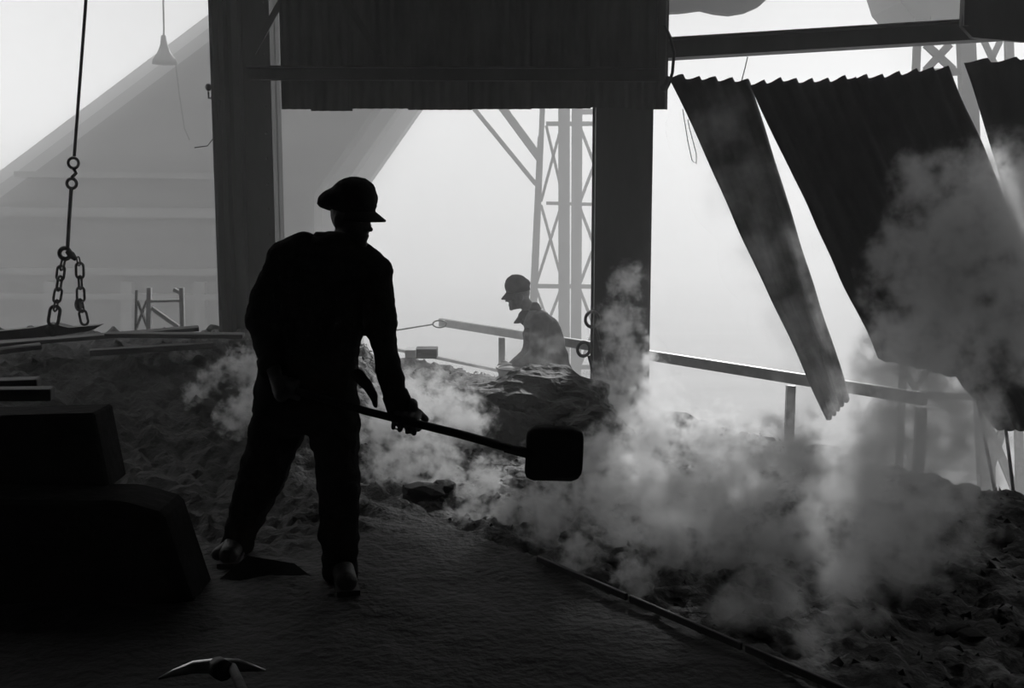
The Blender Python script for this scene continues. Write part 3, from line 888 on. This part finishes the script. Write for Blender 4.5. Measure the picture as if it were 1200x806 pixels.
jk.loft([(m_(358, 484, 0), 0.232, 0.15), (m_(359, 455, 0), 0.225, 0.155), (m_(364, 420), 0.212, 0.15), (m_(372, 370), 0.21, 0.15), (m_(381, 325), 0.205, 0.145), (m_(388, 298), 0.185, 0.125), (m_(394, 281), 0.12, 0.10), (m_(402, 271), 0.062, 0.07)])
jk.chain([m_(352, 294), m_(337, 302, 0.0), elL, m_(318, 425, -0.15)], [0.085, 0.09, 0.078, 0.058])
jk.chain([m_(428, 305), m_(436, 322, 0.02), elR, m_(463, 462, -0.17), m_(469, 477, -0.20)], [0.075, 0.092, 0.066, 0.052, 0.054])
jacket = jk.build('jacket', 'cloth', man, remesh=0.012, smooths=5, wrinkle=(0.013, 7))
# collar
MB().tube([neck1 + Vector((0.085 * math.cos(a), 0.075 * math.sin(a), 0.075 + 0.012 * math.cos(a + 3.14))) for a in [k * math.pi / 10 for k in range(20)]], 0.018, 8, True).build('collar', 'cloth', jacket, smooth_it=True)
for an_, bn_ in ((m_(463, 462, -0.17), m_(470, 480, -0.205)), (m_(316, 422, -0.14), m_(319, 432, -0.17))):
    MB().tube([an_, bn_], [0.056, 0.058], 14).build('cuff', 'cloth', jacket, smooth_it=True)
# jacket flap hanging open between arm and hip
MB().chain([m_(420, 440, -0.06), m_(431, 452, -0.08), m_(438, 464, -0.1), m_(440, 475, -0.1)], [0.03, 0.024, 0.02, 0.012]).build('flap', 'cloth', jacket, remesh=0.008, smooths=3)
ts = MB()
ts.loft([(m_(361, 505, 0.02), 0.19, 0.12), (m_(359, 480, 0.01), 0.225, 0.14), (m_(359, 450), 0.21, 0.135)])
ts.chain([m_(330, 480, 0.02), m_(322, 510, 0.04), m_(307, 560, 0.10), m_(288, 605, 0.2), m_(275, 645, 0.30)], [0.125, 0.122, 0.108, 0.085, 0.072])
ts.chain([m_(392, 480, 0.0), m_(394, 520, -0.03), m_(397, 575, -0.08), m_(398, 630, -0.08), m_(398, 672, -0.07)], [0.118, 0.108, 0.097, 0.089, 0.075])
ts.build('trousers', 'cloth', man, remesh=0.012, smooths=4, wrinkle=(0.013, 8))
for an, d in ((anL, Vector((0.02, -0.2, 0))), (anR, Vector((0.06, -0.19, 0)))):
    bt = MB().cap(Vector((an.x, an.y, an.z + 0.02)), Vector((an.x, an.y + 0.01, 0.06)), 0.062, 0.06)
    bt.cap(Vector((an.x, an.y + 0.03, 0.055)), Vector((an.x, an.y, 0.05)) + d, 0.055, 0.045)
    bo = bt.build('boot', 'leather', man, remesh=0.01, smooths=3)
    MB().bar(Vector((an.x, an.y + 0.07, 0.012)), Vector((an.x, an.y, 0.012)) + d * 1.22, 0.095, 0.022).build('sole', 'leather', bo)
cap_build(man, hc, hR, 1.06)
# shovel
h0, h1 = m_(322, 451, -0.22), m_(619, 531, -0.30)
sv = thing('shovel', (h1.x, h1.y, h1.z - 0.2), 'long-handled square shovel held level by the standing worker', 'shovel')
MB().tube([h0, m_(430, 482, -0.25), m_(540, 509, -0.28), h1], [0.0165, 0.0165, 0.018, 0.019], 12).build('handle', 'wood_dark', sv, smooth_it=True)
bc = m_(650, 531, -0.31)
def blade(mb):
    hw, hh = 0.117, 0.113
    n, m = 14, 10
    up = Vector((0.05, 0.22, 0.97)).normalized(); rt = Vector((1, 0.1, -0.05)).normalized(); nn = rt.cross(up)
    vs, fs = [], []
    for lay in (0, 1):
        for j in range(m + 1):
            for i in range(n + 1):
                u, v = -1 + 2 * i / n, -1 + 2 * j / m
                ku = u * (1 - 0.10 * max(0, abs(v) - 0.75) / 0.25 * abs(u)); kv = v * (1 - 0.10 * max(0, abs(u) - 0.75) / 0.25 * abs(v))
                dish = -0.03 * (abs(v) ** 3) - 0.015 * max(0, -u) ** 2
                vs.append(bc + rt * ku * hw + up * kv * hh + nn * (dish + lay * 0.004))
    k = (m + 1) * (n + 1)
    for j in range(m):
        for i in range(n):
            a = j * (n + 1) + i
            fs += [(a, a + 1, a + n + 2, a + n + 1), (k + a, k + a + n + 1, k + a + n + 2, k + a + 1)]
        for i in (0, n):
            a = j * (n + 1) + i
            fs.append((a, a + n + 1, k + a + n + 1, k + a))
    for i in range(n):
        for j in (0, m):
            a = j * (n + 1) + i
            fs.append((a, k + a, k + a + 1, a + 1))
    return mb.add(vs, fs)
blade(MB()).build('blade', 'steel', sv, smooth_it=True)
MB().tube([m_(592, 524, -0.29), m_(619, 531, -0.30), m_(640, 533, -0.29)], [0.021, 0.023, 0.012], 12).build('socket', 'steel', sv, smooth_it=True)

# ---- the bending worker
YR = 10.15
def r_pt(px, py, dy=0.0): return P(px, py, YR + dy)
wk = thing('person', (r_pt(650, 440).x, YR, -0.75), 'bending worker in a peaked cap and work jacket behind the slag mound', 'person')
h2 = rot_from((-0.97, -0.12, -0.16))
hc2 = r_pt(608, 345)
KS = 1.10
b2 = MB()
head_into(b2, hc2, h2, KS)
b2.cap(r_pt(613, 352), r_pt(626, 370), 0.06, 0.065)
b2.chain([r_pt(628, 376), r_pt(640, 405), r_pt(646, 440)], [0.13, 0.13, 0.13])
sh2 = r_pt(634, 380, -0.16); sh3 = r_pt(628, 380, 0.16)
b2.chain([sh2, r_pt(628, 416, -0.22), r_pt(602, 430, -0.12)], [0.055, 0.045, 0.033])
b2.chain([sh3, r_pt(620, 416, 0.2), r_pt(598, 430, 0.08)], [0.055, 0.045, 0.033])
hip2a, hip2b = r_pt(646, 446, -0.1), r_pt(646, 446, 0.1)
fa, fb = Vector((hip2a.x - 0.02, YR - 0.12, -0.66)), Vector((hip2b.x + 0.12, YR + 0.14, -0.66))
b2.chain([hip2a, Vector((hip2a.x - 0.12, YR - 0.12, -0.25)), fa], [0.09, 0.065, 0.045])
b2.chain([hip2b, Vector((hip2b.x - 0.05, YR + 0.12, -0.25)), fb], [0.09, 0.065, 0.045])
bar_c = r_pt(594, 434, -0.08)
gA = grip(b2, bar_c, (0.2, 1, 0), (-0.2, 0, 1), 1.15); gB = grip(b2, bar_c + Vector((0.03, 0.17, 0)), (0.2, 1, 0), (-0.2, 0, 1), 1.15)
b2.cap(r_pt(602, 430, -0.12), gA, 0.034, 0.034); b2.cap(r_pt(598, 430, 0.08), gB, 0.034, 0.034)
b2.build('body', 'skin', wk, remesh=0.008, smooths=2)
eyes(wk, hc2, h2, KS)
j2 = MB()
j2.chain([r_pt(628, 372), r_pt(636, 392), r_pt(640, 420), r_pt(644, 446)], [0.10, 0.185, 0.205, 0.19])
j2.cap(r_pt(634, 378, -0.12), r_pt(634, 378, 0.12), 0.11, 0.11)
j2.cap(r_pt(626, 364), r_pt(616, 372), 0.075, 0.07)
j2.chain([r_pt(633, 382, -0.16), r_pt(630, 416, -0.22), r_pt(607, 430, -0.14)], [0.095, 0.08, 0.062])
j2.chain([r_pt(628, 382, 0.16), r_pt(620, 416, 0.2), r_pt(603, 429, 0.08)], [0.095, 0.08, 0.062])
j2.cap(r_pt(652, 440), r_pt(655, 452), 0.17, 0.15)
jk2 = j2.build('jacket', 'cloth2', wk, remesh=0.014, smooths=4, wrinkle=(0.014, 7))
MB().prism([r_pt(607, 372, -0.06), r_pt(602, 379, -0.06), r_pt(609, 379, -0.06), r_pt(613, 374, -0.06)], (0, 0.1, 0)).build('lapel', 'cloth2', jk2)
t2 = MB().chain([hip2a, Vector((hip2a.x - 0.12, YR - 0.12, -0.25)), fa], [0.125, 0.095, 0.07])
t2.chain([hip2b, Vector((hip2b.x - 0.05, YR + 0.12, -0.25)), fb], [0.125, 0.095, 0.07])
t2.build('trousers', 'cloth2', wk, remesh=0.016, smooths=3, wrinkle=(0.012, 7))
for f in (fa, fb):
    MB().cap(f + Vector((0.02, 0, 0)), f + Vector((-0.17, 0, -0.03)), 0.06, 0.045).build('boot', 'leather', wk, remesh=0.015, smooths=2)
cap_build(wk, hc2, h2, KS, 0.02, (0.098, 0.098, 0.092), 0.0)
# the basket-like scuttle he works at
sc_ = thing('scuttle', r_pt(600, 446, -0.3), 'pale-rimmed dark scuttle under the bending worker\'s hands', 'scuttle')
c = r_pt(602, 440, -0.28)
MB().tube([c + Vector((0, 0, -0.08)), c + Vector((0, 0, 0.07))], [0.12, 0.15], 16).build('pan', 'steel', sc_, smooth_it=True)
MB().tube(circle(c + Vector((0, 0, 0.07)), 0.152, X, Yv, 20), 0.011, 6, True).build('rim', 'steel_pale', sc_, smooth_it=True)

# ------------------------------------------------------------------ steam and haze
def steam(name, label, blobs, sigma, amp=4.2, scale=3.2, thr=0.24, aniso=0.5, warp=0.12, step=0.07, soft=1.1, seed=0.0, albedo=0.99):
    """blobs: (px, py, Y, radius m). A puffy volume whose density follows the blobs, broken up by noise"""
    cs = [(P(b[0], b[1], b[2]), b[3]) for b in blobs]
    base = min((c for c, _ in cs), key=lambda c: c.z).copy()
    mb = MB()
    for c, r in cs: mb.ell(c, (r * 1.02, r * 1.02, r * 1.02), None, 16, 10)
    m = bpy.data.materials.new(name); m.use_nodes = True
    nt = m.node_tree; nt.nodes.clear()
    N, Lk = nt.nodes.new, nt.links.new
    out = N('ShaderNodeOutputMaterial')
    tc = N('ShaderNodeTexCoord')
    nw = N('ShaderNodeTexNoise'); nw.inputs['Scale'].default_value = scale * 0.9; nw.inputs['Detail'].default_value = 3
    off = N('ShaderNodeVectorMath'); off.operation = 'ADD'; off.inputs[1].default_value = (seed, seed * 1.7, seed * 0.6)
    Lk(tc.outputs['Object'], off.inputs[0]); Lk(off.outputs[0], nw.inputs['Vector'])
    sb = N('ShaderNodeVectorMath'); sb.operation = 'SUBTRACT'; sb.inputs[1].default_value = (0.5, 0.5, 0.5)
    Lk(nw.outputs['Color'], sb.inputs[0])
    sc = N('ShaderNodeVectorMath'); sc.operation = 'SCALE'; sc.inputs['Scale'].default_value = warp * 2
    Lk(sb.outputs[0], sc.inputs[0])
    ps = N('ShaderNodeVectorMath'); ps.operation = 'ADD'
    Lk(tc.outputs['Object'], ps.inputs[0]); Lk(sc.outputs[0], ps.inputs[1])
    acc = None
    for c, r in cs:
        d = N('ShaderNodeVectorMath'); d.operation = 'DISTANCE'; d.inputs[1].default_value = c - base
        Lk(ps.outputs[0], d.inputs[0])
        q = N('ShaderNodeMath'); q.operation = 'MULTIPLY_ADD'; q.inputs[1].default_value = -1.0 / r; q.inputs[2].default_value = 1.0
        Lk(d.outputs['Value'], q.inputs[0])
        if acc is None: acc = q
        else:
            mx = N('ShaderNodeMath'); mx.operation = 'SMOOTH_MAX'; mx.inputs[2].default_value = 0.12
            Lk(acc.outputs[0], mx.inputs[0]); Lk(q.outputs[0], mx.inputs[1]); acc = mx
    nd = N('ShaderNodeTexNoise'); nd.inputs['Scale'].default_value = scale * 1.9; nd.inputs['Detail'].default_value = 6; nd.inputs['Roughness'].default_value = 0.68
    Lk(off.outputs[0], nd.inputs['Vector'])
    na = N('ShaderNodeMath'); na.operation = 'MULTIPLY_ADD'; na.inputs[1].default_value = amp; na.inputs[2].default_value = -0.5 * amp
    Lk(nd.outputs['Fac'], na.inputs[0])
    sm = N('ShaderNodeMath'); sm.operation = 'ADD'
    Lk(acc.outputs[0], sm.inputs[0]); Lk(na.outputs[0], sm.inputs[1])
    mr = N('ShaderNodeMapRange'); mr.interpolation_type = 'SMOOTHSTEP'
    mr.inputs['From Min'].default_value = thr; mr.inputs['From Max'].default_value = thr + soft
    mr.inputs['To Min'].default_value = 0; mr.inputs['To Max'].default_value = sigma
    Lk(sm.outputs[0], mr.inputs['Value'])
    # nothing outside the blobs themselves
    gt = N('ShaderNodeMapRange'); gt.inputs['From Min'].default_value = 0.0; gt.inputs['From Max'].default_value = 0.15
    gt.inputs['To Min'].default_value = 0; gt.inputs['To Max'].default_value = 1
    Lk(acc.outputs[0], gt.inputs['Value'])
    ml = N('ShaderNodeMath'); ml.operation = 'MULTIPLY'
    Lk(mr.outputs[0], ml.inputs[0]); Lk(gt.outputs[0], ml.inputs[1])
    vs = N('ShaderNodeVolumeScatter'); vs.inputs['Color'].default_value = (albedo, albedo, albedo, 1); vs.inputs['Anisotropy'].default_value = aniso
    Lk(ml.outputs[0], vs.inputs['Density'])
    Lk(vs.outputs[0], out.inputs['Volume'])
    o = mb.build(name, m, loc=base, remesh=0.05)
    size = sum(o.dimensions) / 3 or 1.0
    m.cycles.volume_step_rate = max(0.02, step / size * 5)
    tag(o, label, None, None, 'stuff')
    return o

steam('steam_cloud', 'bright steam billowing off the slag bed in the middle',
      [(700, 540, 6.2, 0.26), (750, 560, 5.9, 0.34), (810, 585, 5.4, 0.36), (870, 560, 5.8, 0.36), (930, 530, 6.2, 0.34), (850, 640, 4.8, 0.30), (920, 630, 4.9, 0.32), (780, 630, 4.8, 0.26), (720, 600, 5.2, 0.26), (985, 560, 5.8, 0.36), (650, 590, 5.4, 0.22), (760, 510, 6.8, 0.34), (840, 520, 6.6, 0.32)],
      16.0, seed=1.3, scale=5.2)
steam('steam_cloud', 'thick grey steam column rolling up in front of the right-hand sheets',
      [(945, 745, 3.75, 0.15), (985, 705, 4.0, 0.20), (1000, 655, 4.5, 0.28), (1025, 590, 5.2, 0.40), (1055, 520, 6.0, 0.48), (1075, 440, 6.5, 0.50), (1100, 360, 6.8, 0.52), (1120, 280, 6.9, 0.50), (1150, 235, 6.9, 0.45), (1190, 300, 6.9, 0.55), (1200, 385, 6.8, 0.42), (905, 700, 4.2, 0.20), (1085, 220, 7.0, 0.30), (1110, 540, 5.8, 0.42), (870, 720, 4.1, 0.18), (1085, 620, 5.0, 0.36), (1040, 660, 4.6, 0.30), (1105, 480, 6.3, 0.42), (1060, 300, 7.0, 0.34), (1180, 240, 6.9, 0.5)],
      7.5, seed=5.1, scale=3.4, thr=0.12)
steam('steam_cloud', 'steam wisps climbing the face of the pillar',
      [(735, 330, 8.4, 0.2), (725, 380, 8.4, 0.26), (740, 430, 8.2, 0.30), (710, 470, 8.0, 0.34), (760, 480, 7.8, 0.34)],
      12.0, seed=8.2, scale=5.5)
steam('steam_cloud', 'steam drifting between the shoveller and the slag mound',
      [(445, 500, 7.0, 0.24), (480, 470, 7.6, 0.34), (520, 480, 7.5, 0.32), (545, 500, 7.2, 0.26), (500, 530, 6.6, 0.24), (455, 540, 6.3, 0.2)],
      13.0, seed=11.7, scale=5.6)
steam('steam_cloud', 'low ragged steam creeping over the bed under the shovel',
      [(470, 555, 6.2, 0.17), (520, 560, 6.1, 0.18), (570, 565, 6.0, 0.19), (600, 600, 5.5, 0.18), (640, 620, 5.2, 0.17), (550, 600, 5.5, 0.15), (680, 650, 4.8, 0.15), (640, 545, 6.4, 0.2), (700, 580, 5.8, 0.2), (740, 680, 4.5, 0.13)],
      18.0, seed=21.7, scale=8.0, warp=0.08)
steam('steam_cloud', 'low steam flickering on the left bank beside the shoveller',
      [(185, 435, 7.9, 0.14), (220, 432, 7.9, 0.18), (255, 450, 7.5, 0.2), (285, 440, 7.6, 0.25), (300, 475, 6.9, 0.22), (230, 465, 7.2, 0.13), (275, 490, 6.7, 0.15)],
      20.0, seed=14.9, scale=7.5, warp=0.08)
steam('steam_cloud', 'thin steam veil around the bending worker',
      [(610, 420, 9.6, 0.26), (640, 410, 9.6, 0.24), (630, 445, 9.4, 0.3), (570, 440, 9.4, 0.3)],
      0.8, seed=17.3, scale=3.5, thr=0.2, soft=0.6)
steam('steam_cloud', 'thin veil of steam in front of the narrow hanging sheet',
      [(840, 150, 7.6, 0.34), (870, 220, 7.5, 0.36), (905, 300, 7.4, 0.36), (940, 380, 7.3, 0.36), (960, 450, 7.1, 0.36)],
      1.0, seed=27.3, scale=3.0, thr=0.1)

hz = MB().box((4, 46, 0.6), (90, 102, 14)).build('haze', 'steel', loc=(4, 46, 0.6))
hm = bpy.data.materials.new('yard_haze'); hm.use_nodes = True
nt = hm.node_tree; nt.nodes.clear()
out = nt.nodes.new('ShaderNodeOutputMaterial'); vs = nt.nodes.new('ShaderNodeVolumeScatter')
vs.inputs['Color'].default_value = (0.97, 0.97, 0.97, 1); vs.inputs['Anisotropy'].default_value = 0.15
gm = nt.nodes.new('ShaderNodeNewGeometry'); sx = nt.nodes.new('ShaderNodeSeparateXYZ'); mr = nt.nodes.new('ShaderNodeMapRange')
mr.interpolation_type = 'SMOOTHSTEP'                     # the haze hangs in the yard and thins out under the shed roof
mr.inputs['From Min'].default_value, mr.inputs['From Max'].default_value = 4.2, 8.0
mr.inputs['To Min'].default_value, mr.inputs['To Max'].default_value = HAZE * 0.05, HAZE
nt.links.new(gm.outputs['Position'], sx.inputs[0]); nt.links.new(sx.outputs['Y'], mr.inputs['Value'])
nt.links.new(mr.outputs[0], vs.inputs['Density'])
hm.cycles.volume_step_rate = 0.2
nt.links.new(vs.outputs[0], out.inputs['Volume'])
hz.data.materials.clear(); hz.data.materials.append(hm)
tag(hz, 'pale sunlit haze filling the yard and the shed', None, None, 'stuff')
